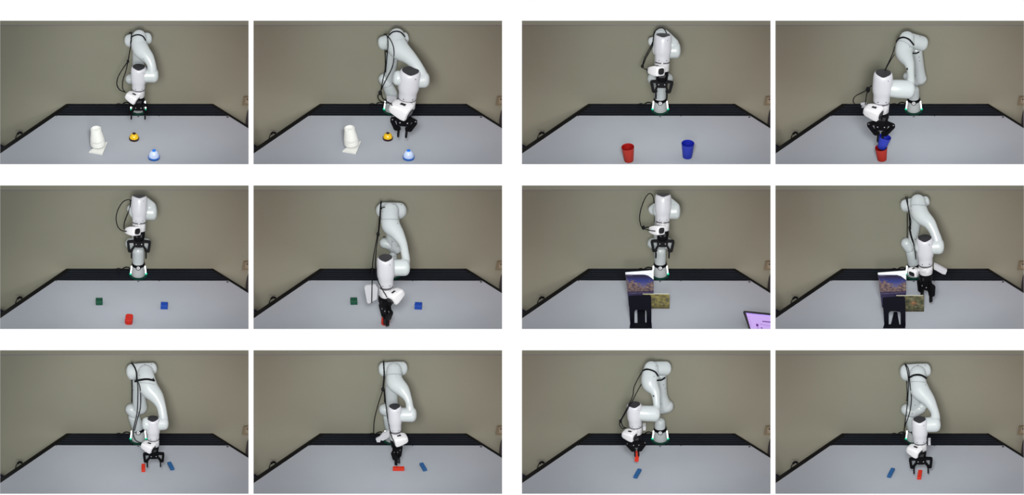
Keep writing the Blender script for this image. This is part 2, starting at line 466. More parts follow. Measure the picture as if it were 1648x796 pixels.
# ---------------------------------------------------------------- robot
def base_parts(rb):
    """foot, light strips, ring with emblem, first column"""
    cx = 222.6 * S; d0 = 19
    c = R.o + Vector((cx, -d0 * S, 1.0 * S)); U = Vector((0, 0, 1)); X = Vector((1, 0, 0))
    k = S
    build(lathe(c, U, X, [(0, 15.0 * k), (1.2 * k, 15.0 * k), (1.6 * k, 13 * k)], 32), 'base_plate', 'greenring', rb)
    o = build(lathe(c, U, X, [(1.2 * k, 11.2 * k), (2.5 * k, 11.6 * k), (9 * k, 11.1 * k), (18 * k, 10.0 * k), (22.5 * k, 9.6 * k), (23 * k, 9.2 * k)], 32), 'foot', 'basegrey', rb, ray=True)
    for s in (-1, 1):
        q = [(c + Vector((s * rr * k, -1.0 * k, z * k)), w_ * k) for rr, z, w_ in ((12.0, 4.5, .95), (11.7, 9, .95), (11.3, 14, .9), (11.0, 17.5, .8))]
        build(MB().loft(tube_rings(q, 10)), 'light_strip', 'glow', rb)
        build(MB().loft(tube_rings([(c + Vector((s * 12.2 * k, -2.5 * k, 3.2 * k)), 1.5 * k), (c + Vector((s * 13.2 * k, -1.5 * k, 3.2 * k)), 1.3 * k)], 10)), 'status_lamp', 'green', rb)
    build(lathe(c, U, X, [(18.9 * k, 9.8 * k), (19.2 * k, 10.4 * k), (23.2 * k, 10.1 * k), (24 * k, 9.4 * k)], 32), 'collar', 'black', rb, ray=True)
    e = c + Vector((0, -9.7 * k, 20.0 * k)); N = Vector((0, -1, .12)).normalized()
    em = build(lathe(e, N, X, [(-1 * k, 4.3 * k), (.6 * k, 4.2 * k), (.9 * k, 3.9 * k)], 20), 'emblem_mount', 'black', rb, ray=True)
    build(lathe(e + N * .9 * k, N, X, [(0, 2.9 * k), (.3 * k, 2.8 * k)], 20), 'emblem', 'emblem', em)
    m = MB(); Y = N.cross(X)
    for a, b in (((.9, 1.5), (.2, 0)), ((.2, 0), (-.9, -1.5)), ((.2, .2), (1.0, -.1)), ((-.4, 1.0), (.9, 1.5))):
        p0, p1 = (e + N * 1.25 * k + (X * q[0] - Y * q[1]) * k * -1 for q in (a, b))
        m.loft(tube_rings([(p0, .28 * k), (p1, .28 * k)], 6))
    build(m, 'logo_mark', 'screw', em)

class Hand:
    pass
def hand(rb, cap, body_hw, tip, tilt, d, grip=43, knee=60, gyaw=0, cam_=None, bracket=None, clear=False, gdx=0, pv=None, s=None):
    """wrist housing, flange, camera and gripper on one axis from the cap centre to the fingertips"""
    K = R.K; t = math.radians(tilt)
    s = s or body_hw / 47
    zx, zy = cap; tx, ty = tip
    rho = math.atan2((zx - tx), (ty - zy))
    U0 = Vector((0, math.sin(t), math.cos(t))); R0 = Vector((1, 0, 0)); Wd = Vector((0, -math.cos(t), math.sin(t)))
    U = U0 * math.cos(rho) + R0 * math.sin(rho); X = R0 * math.cos(rho) - U0 * math.sin(rho)
    vf = math.sqrt(1 - U.dot(F) ** 2)
    Lz = math.hypot(tx - zx, ty - zy)
    vs = Lz / (345 * s * vf)
    T = P(zx, zy, d); k = s / K * S
    def q(u, v, w): return T + X * (u * k) - U * (v * k * vs) + Wd * (w * k)
    V = -U * vs
    # housing
    prof = [(1, 30), (0, 36), (3, 41.5), (10, 45), (30, 47), (78, 47), (95, 45.5), (106, 41.5), (118, 39.5), (139, 39.5), (143, 38), (143.5, 30)]
    rings = []
    for v, r_ in prof:
        rg = []
        for i in range(36):
            a = 2 * math.pi * i / 36; dirx, dirw = math.cos(a), math.sin(a)
            dip = 0
            if v < 12: dip = 4.5 * math.exp(-((a - math.pi / 2) / .5) ** 2)
            rg.append(q(dirx * r_, v + dip, dirw * r_))
        rings.append(rg)
    body = build(MB().loft(rings), 'wrist_housing', 'shell2', rb, 50, ray=True)
    rg = []; lo = []
    for i in range(36):
        a = 2 * math.pi * i / 36
        g = math.exp(-((a - math.pi / 2) / .5) ** 2)
        r_ = 37 + 2.5 * g
        rg.append(q(math.cos(a) * r_, -1.5 + 4 * g, math.sin(a) * r_)); lo.append(q(math.cos(a) * (r_ - 1), 3 + 4 * g, math.sin(a) * (r_ - 1)))
    inn = [q(math.cos(2 * math.pi * i / 36) * 22, -2.5, math.sin(2 * math.pi * i / 36) * 22) for i in range(36)]
    build(MB().loft([lo, rg, inn]), 'top_cap', 'cap', body, 40)
    for (u_, v_) in ((-18, 132), (22, 132), (24, 22)):
        w_ = math.sqrt(max(0, (41.5 if v_ > 100 else 46) ** 2 - u_ * u_))
        build(lathe(q(u_, v_, w_), Wd, X, [(-1 * k, 2.6 * k), (1.0 * k, 2.4 * k)], 8), 'screw', 'screw', body)
    fl = build(lathe(q(0, 0, 0), V, X, [(143 * k, 37 * k), (147 * k, 37.5 * k), (151 * k, 37.5 * k)], 28), 'flange_ring', 'steel', rb)
    build(lathe(q(0, 0, 0), V, X, [(150 * k, 36.5 * k), (152 * k, 38 * k), (190 * k, 38 * k), (194 * k, 36 * k)], 28), 'flange', 'flange', fl, ray=True)
    # gripper
    ya = math.radians(gyaw); cy, sy = math.cos(ya), math.sin(ya)
    GX = X * cy + Wd * sy; GW = Wd * cy - X * sy
    def g(u, v, w): return T + X * (gdx * k) + GX * (u * k) - U * (v * k * vs) + GW * (w * k)
    m = lathe(T + X * (gdx * k), V, GX, [(194 * k, 31 * k), (196 * k, 34 * k), (205 * k, 34.5 * k), (222 * k, 34.5 * k), (226 * k, 32 * k), (240 * k, 31 * k), (252 * k, 24 * k)], 24)
    gp = build(m, 'gripper', 'black', rb, 40, ray=True)
    # palm block with chamfered shoulders
    pts = [(-32, 244), (-34, 256), (-28, 280), (-14, 284), (14, 284), (28, 280), (34, 256), (32, 244), (20, 236), (-20, 236)]
    build(MB().prism([g(u, v, -15) for u, v in pts], GW * 30 * k), 'palm', 'black', gp, 30)
    for u in (-16, 0, 16):
        build(lathe(g(u, 266 if u else 250, 15), GW, GX, [(0, 2.6 * k), (1.4 * k, 2.3 * k)], 8), 'pin', 'pin', gp)
    pts = [(-20, 208), (20, 208), (16, 224), (-16, 224)]
    build(MB().prism([g(u, v, 33) for u, v in pts], GW * 3 * k), 'front_badge', 'cap', gp, 0)
    gx = grip
    for sgn in (-1, 1):
        def bar(a, b, wd, th, nm, w0=0, par=gp):
            # link plate between two pivots
            A, B = Vector((a[0] * sgn, a[1])), Vector((b[0] * sgn, b[1])); D = (B - A).normalized(); Nn = Vector((-D.y, D.x))
            out = []
            for e, dr in ((A, -1), (B, 1)):
                for j in range(5):
                    an = -math.pi / 2 + math.pi * j / 4
                    out.append(e + (D * math.cos(an) * dr + Nn * math.sin(an) * dr) * wd)
            return build(MB().prism([g(v.x, v.y, w0 - th / 2) for v in out], GW * th * k), nm, 'black', par, 30)
        bar((30, 252), (knee, 254 + (0 if gx > 25 else 8)), 7, 20, 'knuckle')
        bar((knee + 1, 258 + (0 if gx > 25 else 6)), (gx + 14, 303), 7.6, 24, 'outer_link')
        bar((24, 276), (gx + 2, 303), 5.5, 22, 'inner_link')
        fo = bar((gx - 2, 304), (gx + 12, 306), 7, 18, 'finger_mount')
        m = MB().prism([g(sgn * (gx - 4), 300, -9), g(sgn * (gx + 4), 300, -9), g(sgn * (gx + 4), 340, -9), g(sgn * (gx + 2), 346, -9), g(sgn * (gx - 4), 346, -9)], GW * 18 * k)
        fi = build(m, 'finger', 'rubber', gp, 0)
        m = MB().prism([g(sgn * (gx - 6), 318, -8), g(sgn * (gx - 4), 318, -8), g(sgn * (gx - 4), 344, -8), g(sgn * (gx - 6), 343, -8)], GW * 16 * k)
        build(m, 'finger_pad', 'cap', gp, 0)
        for (u, v) in ((knee, 257), (gx + 12, 306)):
            build(lathe(g(sgn * u, v, 10), GW, GX, [(0, 2.8 * k), (1.4 * k, 2.4 * k)], 8), 'pin', 'pin', gp)
    # camera: tapered rounded box with a lens in its front end
    if cam_:
        cu, cv, cw, yaw, roll, L, side, cs = cam_
        a = math.radians(yaw); ro = math.radians(roll)
        E = (X * math.cos(a) * side + Wd * math.sin(a)).normalized()
        Dd = (E.cross(U) * side).normalized()           # across
        if Dd.dot(Wd) < 0: Dd = -Dd
        axis = Wd
        rot = Matrix.Rotation(-ro, 3, axis)
        E = rot @ E; Dd = rot @ Dd; Up = rot @ U
        pit = Matrix.Rotation(math.radians(18 if tilt < 15 else 0), 3, Vector((1, 0, 0)))
        E = pit @ E; Dd = pit @ Dd; Up = pit @ Up
        C = q(cu, cv, cw); kk = k * cs * (1.24 if L > 55 else 1.1)
        rings = []
        def rr(c, hw, h0, h1, rad=7, n=5):
            hh = (h1 - h0) / 2; mc = (h1 + h0) / 2; rad = min(rad, hw * .95, hh * .95); o = []
            for qx, qy, a0 in ((1, 1, 0), (-1, 1, 90), (-1, -1, 180), (1, -1, 270)):
                for j in range(n):
                    an = math.radians(a0 + 90 * j / (n - 1))
                    o.append(c + Dd * (qx * (hw - rad) + rad * math.cos(an)) * kk + Up * (mc + qy * (hh - rad) + rad * math.sin(an)) * kk)
            return o
        for t_, hw, h0, h1 in ((-L / 2, 12, -16, 2), (-L / 2 + 3, 19, -20, 6), (-L / 2 + 12, 23, -22, 10), (0, 25, -23, 18), (L / 2 - 14, 26, -23, 22), (L / 2 - 3, 25, -21, 21), (L / 2, 21, -17, 17)):
            rings.append(rr(C + E * t_ * kk, hw, h0, h1))
        co = build(MB().loft(rings), 'camera', 'cam', rb, 45, ray=True)
        rings = [rr(C + E * (L / 2 - 1) * kk, 16, -14, 14, 10), rr(C + E * (L / 2 + 2) * kk, 16, -14, 14, 10), rr(C + E * (L / 2 + 2.6) * kk, 13, -11, 11, 9)]
        build(MB().loft(rings), 'lens_window', 'lens', co, 30)
        SL = (C + E * 2 * kk + Up * 18.4 * kk)
        E2 = (E * 14 + Up * 4).normalized()
        build(MB().box(SL, E2 * 9 * kk, Dd * 4.5 * kk, Up * 1.6 * kk), 'top_slot', 'lens', co, 0)
        # mount arm joining camera and flange
        A_ = q(0, 172, 0)
        build(MB().loft(tube_rings([(A_, 9 * k), (C, 9 * k)], 10)), 'camera_mount', 'cam', co)
    H = Hand(); H.q = q; H.k = k
    return H

def plate(name, parent, pts, d, th, m='shell2'):
    mb = MB().prism([P(a, b, d) for a, b in pts], Vector((0, th * S, 0)))
    return build(mb, name, m, parent, 0, ray=True)

def robot(r, c, label, links, hnd, cables=(), bands=(), seams=(), screws=(), knots=(), plates=()):
    use(r, c); RAY.clear()
    rb = thing('robot_arm', R.o + Vector((222.6 * S, -19 * S, 0)), label, 'robot arm', 'robot arms on the benches')
    base_parts(rb)
    wj = [p for nm, p, *e in links if nm == 'wrist_joint'][0]
    for nm, pts, *e in links:
        if nm == 'forearm' and hnd['tilt'] < 15:
            x, y, d_, r_ = wj[0]; sg = 1 if wj[0][0] > wj[-1][0] else -1
            pts = list(pts[:-1]) + [tuple(pts[-1][:3]) + (pts[-1][3] * .9,), (x + sg * r_ * .03, y, d_, r_ * .97)]
        link(nm, rb, pts, *(e[:1] or []))
    H = hand(rb, **hnd)
    for nm, pts, d, th in plates: plate(nm, rb, pts, d, th)
    make_bvh()
    for pts in cables:
        rad = 2.7
        if isinstance(pts, dict): rad = pts['r']; pts = pts['p']
        build(cable_mesh(pts, rad), 'cable', 'rubber', rb)
    for pts, wd in bands: build(cable_mesh(pts, wd, dens=5), 'cable_strap', 'rubber', rb)
    for pts in seams: build(cable_mesh(pts, 1.0, dens=5), 'shell_seam', 'seam', rb)
    for (x, y) in screws:
        dd = surf(x, y, None, .1)
        if dd is None: continue
        build(lathe(P(x, y, dd), -F, Vector((1, 0, 0)), [(-.002, .0045), (.0016, .004)], 8), 'screw', 'screw', rb)
    for (x, y, w_) in knots:
        p = lay([(x, y)], 1.8)[0]; sz = w_ / R.K * S
        build(MB().loft(tube_rings([(p + Vector((0, 0, sz * .5)), sz * .8), (p, sz), (p - Vector((0, 0, sz * .5)), sz * .8)], 8)), 'cable_clip', 'knit', rb)
    return H

COL = ('base_column', [(738, 438, 19, 30), (738, 400, 19, 31), (737, 360, 19, 33)])
COL3 = ('base_column', [(750, 447, 19, 30), (750, 420, 19, 31), (749, 400, 19, 32)])
def shoulder(x0=700, x1=778, y=320, r0=31, r1=31): return ('shoulder', [(x0, y, 18, r0), ((x0 + x1) / 2, y, 19, (r0 + r1) / 2), (x1, y, 18, r1)])

# camera tuple: u, v, w, yaw, roll, length, side, scale
# ---- top row
robot(0, 0, 'white robot arm reaching forward over yellow buzzer in the top left picture',
      [COL, shoulder(698, 770, 322, 29, 27), ('upper_arm', [(738, 300, 20, 33), (738, 220, 22, 31), (740, 130, 28, 32)]),
       ('elbow', [(702, 117, 32, 34), (742, 112, 36, 36), (778, 107, 32, 31)]),
       ('forearm', [(743, 97, 46, 37), (743, 140, 55, 43), (760, 175, 66, 43), (790, 208, 76, 33), (808, 245, 84, 25), (812, 285, 88, 32)]),
       ('wrist_joint', [(808, 302, 88, 39), (780, 302, 88, 38), (755, 302, 88, 37)])],
      dict(cap=(741, 257), body_hw=42, tip=(738, 535), tilt=7, d=88, grip=42, knee=54, cam_=(-36, 180, 34, 32, 20, 62, 1, 1.0)),
      cables=[[(700, 76), (703, 105), (699, 140), (692, 180), (685, 222)], [(690, 80), (693, 74), (703, 76), (700, 100), (697, 135)],
              [(682, 230), (655, 268), (631, 310), (624, 350), (640, 380), (672, 393)], [(683, 230), (672, 280), (656, 330), (655, 372), (668, 392)]],
      bands=[([(702, 98), (718, 89), (742, 86), (764, 95), (777, 115)], 3.6)], knots=[(683, 228, 8)],
      screws=[(766, 214), (708, 190), (708, 205), (708, 220)])
robot(0, 1, 'white robot arm hovering between yellow and blue buzzers top row second picture',
      [('base_column', [(738, 438, 19, 30), (736, 400, 21, 34), (718, 360, 22, 29)]), ('shoulder', [(697, 322, 20, 30), (712, 345, 22, 30)]),
       ('upper_arm', [(722, 330, 20, 26), (736, 240, 22, 31), (742, 130, 28, 32)]),
       ('elbow', [(704, 128, 30, 37), (742, 120, 32, 38), (800, 104, 28, 29)]),
       ('forearm', [(765, 95, 44, 43), (765, 140, 55, 56), (785, 170, 66, 54), (830, 205, 80, 39), (870, 250, 94, 31), (895, 300, 104, 38)]),
       ('wrist_joint', [(897, 326, 108, 43), (840, 326, 110, 42), (782, 318, 112, 40)])],
      dict(cap=(838, 277), body_hw=59, tip=(802, 630), tilt=7, d=112, s=1.24, grip=18, knee=50, cam_=(-25, 176, 42, 30, 10, 66, 1, 1.12), gdx=-4),
      cables=[[(696, 84), (708, 84), (716, 105), (718, 150), (712, 210), (705, 285)], [(703, 84), (722, 100), (742, 135), (750, 180), (744, 250), (716, 310), (688, 365), (678, 395)],
              [(702, 170), (704, 260), (688, 340), (678, 392)], [(674, 400), (664, 412), (672, 435), (700, 448), (738, 452)], [(684, 402), (690, 425), (712, 440), (740, 462)]],
      bands=[([(720, 94), (738, 74), (764, 67), (790, 75), (808, 97)], 3.6)], knots=[(677, 396, 11), (712, 174, 6)],
      screws=[(768, 219)], plates=[('cable_bracket', [(712, 432), (762, 440), (760, 462), (716, 458)], 92, 12)])
robot(0, 2, 'white robot arm raised straight up behind red and blue cups, top row third picture',
      [COL, shoulder(700, 776), ('upper_arm', [(738, 300, 20, 34), (738, 220, 22, 31), (740, 120, 28, 32)]),
       ('elbow', [(700, 122, 30, 24), (740, 118, 34, 30)]),
       ('forearm', [(744, 92, 40, 40), (760, 105, 48, 42), (800, 140, 58, 40)]),
       ('wrist_joint', [(824, 168, 62, 44), (790, 168, 62, 44), (740, 165, 62, 44)], (.55, True))],
      dict(cap=(754, 86), body_hw=47, tip=(744, 428), tilt=22, d=62, grip=30, knee=54, cam_=(-34, 182, 36, 48, 3, 68, 1, 1.0)),
      cables=[[(772, 76), (758, 54), (738, 49), (715, 62), (703, 85), (700, 120), (680, 162), (655, 210), (643, 250)], [(712, 66), (702, 100), (694, 150), (665, 205), (646, 250)],
              [(644, 254), (655, 268), (668, 272), (670, 290)]],
      knots=[(643, 254, 9)], screws=[(852, 198)])
robot(0, 3, 'white robot arm lowering a blue cup into a red cup in the top right picture',
      [('base_column', [(738, 438, 19, 30), (739, 400, 19, 30), (740, 380, 19, 28)]), ('shoulder', [(776, 318, 20, 32), (750, 330, 20, 28), (728, 316, 20, 26), (702, 308, 20, 22)]),
       ('upper_arm', [(772, 320, 20, 34), (765, 260, 22, 30), (752, 170, 28, 32)]),
       ('elbow', [(768, 129, 30, 41), (735, 120, 36, 40), (712, 112, 40, 38)]),
       ('forearm', [(702, 108, 46, 41), (690, 150, 56, 48), (690, 190, 68, 46), (714, 240, 90, 28), (722, 290, 110, 20), (720, 340, 128, 26)]),
       ('wrist_joint', [(692, 376, 134, 50), (650, 374, 138, 49), (600, 370, 139, 44)])],
      dict(cap=(576, 289), body_hw=53, tip=(554, 655), tilt=7, d=141, grip=12, knee=58, cam_=(-38, 172, 44, 30, 4, 66, 1, 1.05), gdx=6),
      cables=[[(636, 150), (628, 180), (608, 225), (584, 276)], [(634, 192), (616, 220), (596, 255), (586, 276)],
              [(514, 358), (503, 366), (494, 378)], [(492, 380), (455, 398), (425, 415), (415, 440), (430, 460), (462, 466)], [(492, 384), (484, 420), (481, 458)]],
      bands=[([(646, 122), (660, 106), (685, 100), (715, 112), (738, 140)], 4.5), ([(733, 184), (750, 186), (766, 178)], 3.5)],
      seams=[[(652, 118), (688, 122), (735, 158)]],
      knots=[(494, 379, 13), (703, 268, 5)], screws=[(771, 96), (716, 152), (766, 205), (770, 224), (748, 303)],
      plates=[('cable_plug', [(456, 458), (486, 455), (488, 474), (460, 476)], 112, 5)])

# ---- middle row
robot(1, 0, 'white robot arm raised straight up behind three coloured bricks, middle row far left picture',
      [COL, shoulder(700, 776), ('upper_arm', [(738, 300, 20, 34), (738, 220, 22, 31), (740, 120, 28, 30)]),
       ('elbow', [(706, 135, 30, 24), (740, 118, 34, 30)]),
       ('forearm', [(744, 98, 40, 34), (760, 105, 48, 40), (798, 130, 58, 38)]),
       ('wrist_joint', [(818, 153, 62, 43), (790, 153, 62, 43), (730, 150, 62, 42)], (.5, True))],
      dict(cap=(744, 66), body_hw=43, tip=(741, 399), tilt=22, d=62, grip=43, knee=62, cam_=(-38, 182, 36, 48, 3, 68, 1, 1.0)),
      cables=[[(700, 92), (684, 86), (655, 100), (630, 140), (620, 185), (628, 228), (648, 250), (675, 256)], [(697, 92), (693, 130), (676, 175), (664, 210), (662, 242)]],
      knots=[(697, 92, 5)], screws=[(845, 180)])
robot(1, 1, 'white robot arm pressing down on a red brick in middle row, second picture',
      [('base_column', [(738, 438, 19, 30), (742, 400, 19, 26), (745, 380, 19, 20)]), ('shoulder', [(700, 318, 20, 28), (740, 330, 22, 30), (765, 350, 22, 26)]),
       ('upper_arm', [(745, 330, 20, 36), (740, 240, 22, 33), (735, 150, 28, 32)]),
       ('elbow', [(696, 144, 30, 43), (735, 144, 32, 43), (778, 146, 30, 44)], (1, .9)),
       ('forearm', [(730, 150, 50, 47), (728, 185, 62, 48), (735, 225, 74, 50), (768, 268, 88, 37), (797, 320, 104, 24), (808, 370, 120, 22), (812, 410, 132, 27)]),
       ('wrist_joint', [(790, 449, 144, 45), (750, 450, 146, 44), (715, 450, 148, 42)])],
      dict(cap=(704, 395), body_hw=47, tip=(712, 754), tilt=7, d=160, grip=13, knee=52, gyaw=62, cam_=(50, 176, 36, 48, -22, 66, -1, 1.08), gdx=-4),
      cables=[dict(p=[(682, 96), (678, 130), (674, 190), (667, 265)], r=4.2), [(662, 275), (648, 350), (636, 430), (633, 540), (631, 636)], [(667, 275), (656, 350), (651, 430), (658, 500), (682, 555), (712, 605)],
              [(680, 140), (686, 130), (700, 126)]],
      seams=[[(682, 192), (706, 190), (730, 190), (755, 191), (778, 195)], [(738, 100), (739, 108)], [(738, 300), (738, 350)]],
      knots=[(665, 271, 10), (630, 638, 13), (697, 285, 4)], screws=[(747, 112), (789, 114), (774, 149), (772, 187), (684, 187), (684, 214), (768, 214), (688, 150), (745, 309), (728, 350)],
      plates=[('side_bracket', [(592, 556), (600, 549), (652, 544), (664, 560), (658, 618), (614, 642), (606, 634)], 150, 4)])
robot(1, 2, 'white robot arm raised upright behind the book and bookend, middle row third picture',
      [COL, shoulder(700, 776), ('upper_arm', [(738, 300, 20, 34), (738, 220, 22, 31), (740, 120, 28, 30)]),
       ('elbow', [(706, 138, 30, 27), (740, 118, 34, 30)]),
       ('forearm', [(750, 98, 40, 34), (770, 105, 48, 38), (806, 130, 58, 36)]),
       ('wrist_joint', [(824, 147, 62, 44), (790, 147, 62, 44), (740, 145, 62, 42)], (.5, True))],
      dict(cap=(754, 58), body_hw=44, tip=(750, 398), tilt=22, d=62, grip=38, knee=60, cam_=(-36, 182, 36, 48, 3, 68, 1, 1.0)),
      cables=[[(706, 105), (700, 70), (682, 53), (658, 78), (636, 135), (628, 185), (636, 226), (648, 237), (675, 232)], [(650, 240), (680, 250), (710, 254)], [(708, 178), (708, 205)]],
      knots=[(648, 236, 10)], screws=[(850, 177)])
robot(1, 3, 'white robot arm with turned gripper beside the book, middle row far right picture',
      [('base_column', [(738, 438, 19, 30), (733, 405, 21, 31), (722, 365, 22, 27)]), ('shoulder', [(700, 320, 20, 31), (714, 345, 22, 28)]),
       ('upper_arm', [(726, 330, 20, 22), (742, 240, 22, 28), (745, 130, 28, 30)]),
       ('elbow', [(703, 117, 30, 33), (742, 110, 32, 34), (796, 96, 28, 26)]),
       ('forearm', [(760, 98, 44, 40), (764, 140, 55, 47), (782, 175, 66, 45), (822, 212, 78, 34), (848, 260, 88, 26), (862, 305, 94, 33)]),
       ('wrist_joint', [(858, 335, 98, 43), (830, 335, 98, 42), (785, 332, 98, 42)])],
      dict(cap=(797, 290), body_hw=46, tip=(806, 622), tilt=7, d=100, grip=34, knee=52, gyaw=46, cam_=(-64, 178, 6, 62, -4, 50, -1, .95)),
      cables=[[(695, 72), (702, 100), (712, 150), (718, 232)], [(704, 74), (706, 110), (712, 150), (722, 200), (720, 237)], [(718, 240), (726, 280), (736, 312), (745, 360), (750, 405)], [(704, 160), (704, 220), (703, 285)], [(714, 240), (722, 280), (734, 315)]],
      knots=[(718, 237, 9)], seams=[[(720, 117), (740, 114), (765, 113), (803, 118)]],
      screws=[(726, 122), (726, 142), (745, 297), (730, 350)],
      plates=[('side_bracket', [(846, 430), (862, 436), (916, 466), (908, 486), (893, 484), (846, 458)], 96, 5)])

# ---- bottom row
robot(2, 0, 'white robot arm with gripper between red and blue blocks in the bottom left picture',
      [('base_column', [(750, 447, 19, 30), (742, 415, 21, 33), (728, 375, 22, 32)]), ('shoulder', [(713, 332, 20, 33), (730, 350, 22, 33)]),
       ('upper_arm', [(760, 320, 20, 40), (752, 240, 22, 34), (748, 150, 28, 32)]),
       ('elbow', [(733, 127, 30, 45), (775, 120, 32, 40), (820, 111, 28, 31)]),
       ('forearm', [(790, 135, 46, 44), (795, 165, 56, 47), (808, 215, 66, 52), (848, 262, 78, 40), (873, 310, 90, 27), (883, 355, 98, 25), (886, 385, 102, 30)]),
       ('wrist_joint', [(878, 407, 105, 37), (840, 410, 107, 37), (806, 410, 109, 36)])],
      dict(cap=(829, 380), body_hw=39, tip=(835, 642), tilt=7, d=108, grip=44, knee=62, cam_=(-34, 176, 38, 34, 14, 64, 1, 1.08)),
      cables=[dict(p=[(714, 80), (728, 98), (740, 130), (742, 172)], r=4.4), [(744, 176), (748, 210), (748, 260), (744, 350), (728, 420), (722, 460), (735, 498), (764, 513)], [(748, 178), (762, 225), (762, 320), (744, 390), (730, 445)], dict(p=[(716, 172), (717, 230), (716, 292)], r=3.2)],
      bands=[([(733, 180), (760, 172), (800, 168), (836, 175)], 5.5)], seams=[[(762, 186), (800, 189), (838, 196)]],
      knots=[(832, 170, 6), (738, 178, 6)], screws=[(786, 88), (822, 88), (758, 147), (761, 186), (762, 212), (726, 208), (724, 226)])
robot(2, 1, 'white robot arm pointing at a flat red block in bottom row, second picture',
      [('base_column', [(750, 447, 19, 30), (740, 415, 21, 30), (730, 375, 22, 26)]), ('shoulder', [(713, 332, 20, 33), (750, 345, 22, 32), (775, 330, 22, 28)]),
       ('upper_arm', [(750, 320, 20, 34), (748, 240, 22, 34), (748, 150, 28, 32)]),
       ('elbow', [(718, 114, 30, 38), (765, 110, 32, 37), (794, 110, 28, 38)]),
       ('forearm', [(763, 122, 46, 42), (763, 155, 56, 44), (772, 190, 66, 47), (810, 228, 78, 38), (838, 275, 90, 22), (848, 320, 96, 24)]),
       ('wrist_joint', [(846, 360, 100, 40), (810, 360, 100, 39), (770, 358, 102, 37)])],
      dict(cap=(766, 314), body_hw=38, tip=(776, 628), tilt=7, d=102, grip=18, knee=50, gyaw=-60, cam_=(30, 180, 34, 20, -8, 62, -1, 1.25), gdx=4),
      cables=[dict(p=[(706, 72), (708, 110), (709, 150), (703, 215)], r=4), [(702, 228), (678, 300), (656, 390), (652, 472)], dict(p=[(708, 225), (711, 260), (712, 292)], r=3), [(710, 225), (718, 300), (728, 380), (742, 450), (752, 488)]],
      seams=[[(722, 143), (745, 140), (765, 139), (785, 140), (808, 144)]], knots=[(702, 223, 10)],
      screws=[(805, 76), (804, 157), (720, 150), (724, 205)],
      plates=[('side_bracket', [(738, 448), (738, 480), (722, 492), (700, 502), (690, 498), (688, 510), (670, 510), (664, 494), (684, 484), (700, 464)], 92, 4)])
robot(2, 2, 'white robot arm holding a red block in the air, bottom row third picture',
      [('base_column', [(750, 447, 19, 30), (749, 420, 19, 30), (750, 402, 19, 28)]), ('shoulder', [(786, 314, 20, 37), (764, 322, 20, 34)]),
       ('upper_arm', [(778, 315, 20, 38), (762, 250, 22, 27), (756, 150, 28, 28)]),
       ('elbow', [(767, 110, 30, 39), (735, 110, 36, 38), (712, 110, 40, 36)]),
       ('forearm', [(702, 110, 46, 40), (696, 155, 54, 48), (698, 195, 64, 46), (724, 240, 74, 27), (730, 290, 84, 20), (730, 320, 90, 24)]),
       ('wrist_joint', [(706, 354, 96, 44), (670, 353, 98, 43), (635, 350, 98, 40)])],
      dict(cap=(609, 304), body_hw=42, tip=(624, 584), tilt=7, d=98, grip=12, knee=54, cam_=(-40, 178, 38, 32, 6, 64, 1, 1.05), gdx=-2),
      cables=[[(657, 120), (630, 165), (608, 212), (600, 262), (565, 335), (535, 392)], [(648, 196), (625, 235), (600, 285), (568, 340), (538, 392)], [(532, 398), (530, 415), (545, 436), (562, 430)], [(538, 398), (548, 425), (570, 436)]],
      bands=[([(658, 120), (675, 114), (700, 118), (725, 130), (738, 150)], 4.5), ([(735, 174), (758, 172), (776, 160)], 4.5)],
      knots=[(535, 396, 9), (714, 259, 4)], screws=[(716, 153), (728, 98), (768, 198), (778, 218), (757, 300), (795, 142)],
      plates=[('cable_plug', [(656, 426), (672, 424), (672, 446), (656, 446)], 98, 10)])
robot(2, 3, 'white robot arm with open gripper straddling a red block in the bottom right picture',
      [('base_column', [(750, 447, 19, 30), (740, 415, 21, 30), (728, 375, 22, 26)]), ('shoulder', [(712, 332, 20, 32), (740, 345, 22, 32), (780, 325, 22, 34), (792, 315, 22, 30)]),
       ('upper_arm', [(755, 320, 20, 34), (750, 240, 22, 34), (748, 150, 28, 32)]),
       ('elbow', [(723, 131, 30, 45), (765, 126, 32, 42), (806, 120, 28, 36)]),
       ('forearm', [(772, 140, 46, 45), (774, 180, 56, 45), (785, 228, 66, 52), (828, 278, 80, 38), (858, 330, 94, 25), (868, 370, 104, 28)]),
       ('wrist_joint', [(854, 413, 112, 42), (820, 415, 114, 41), (790, 415, 116, 40)])],
      dict(cap=(782, 385), body_hw=43, tip=(790, 677), tilt=7, d=118, grip=43, knee=62, cam_=(-36, 176, 38, 34, 14, 64, 1, 1.08)),
      cables=[[(702, 86), (712, 110), (722, 180), (716, 300), (704, 400), (698, 455)], [(706, 86), (722, 115), (728, 180), (738, 270), (728, 350), (704, 420), (697, 458)], dict(p=[(714, 180), (716, 240), (715, 285)], r=3.2), dict(p=[(697, 460), (690, 480), (694, 500), (716, 516)], r=8)],
      bands=[([(728, 158), (750, 147), (775, 144), (798, 149), (818, 162)], 5.5)], seams=[[(735, 182), (755, 180), (775, 180), (815, 184)]],
      knots=[(714, 282, 5)], screws=[(773, 93), (813, 93), (814, 156), (814, 200), (758, 310), (742, 355), (730, 178)],
      plates=[('side_lug', [(828, 505), (842, 504), (842, 526), (828, 526)], 112, 10)])

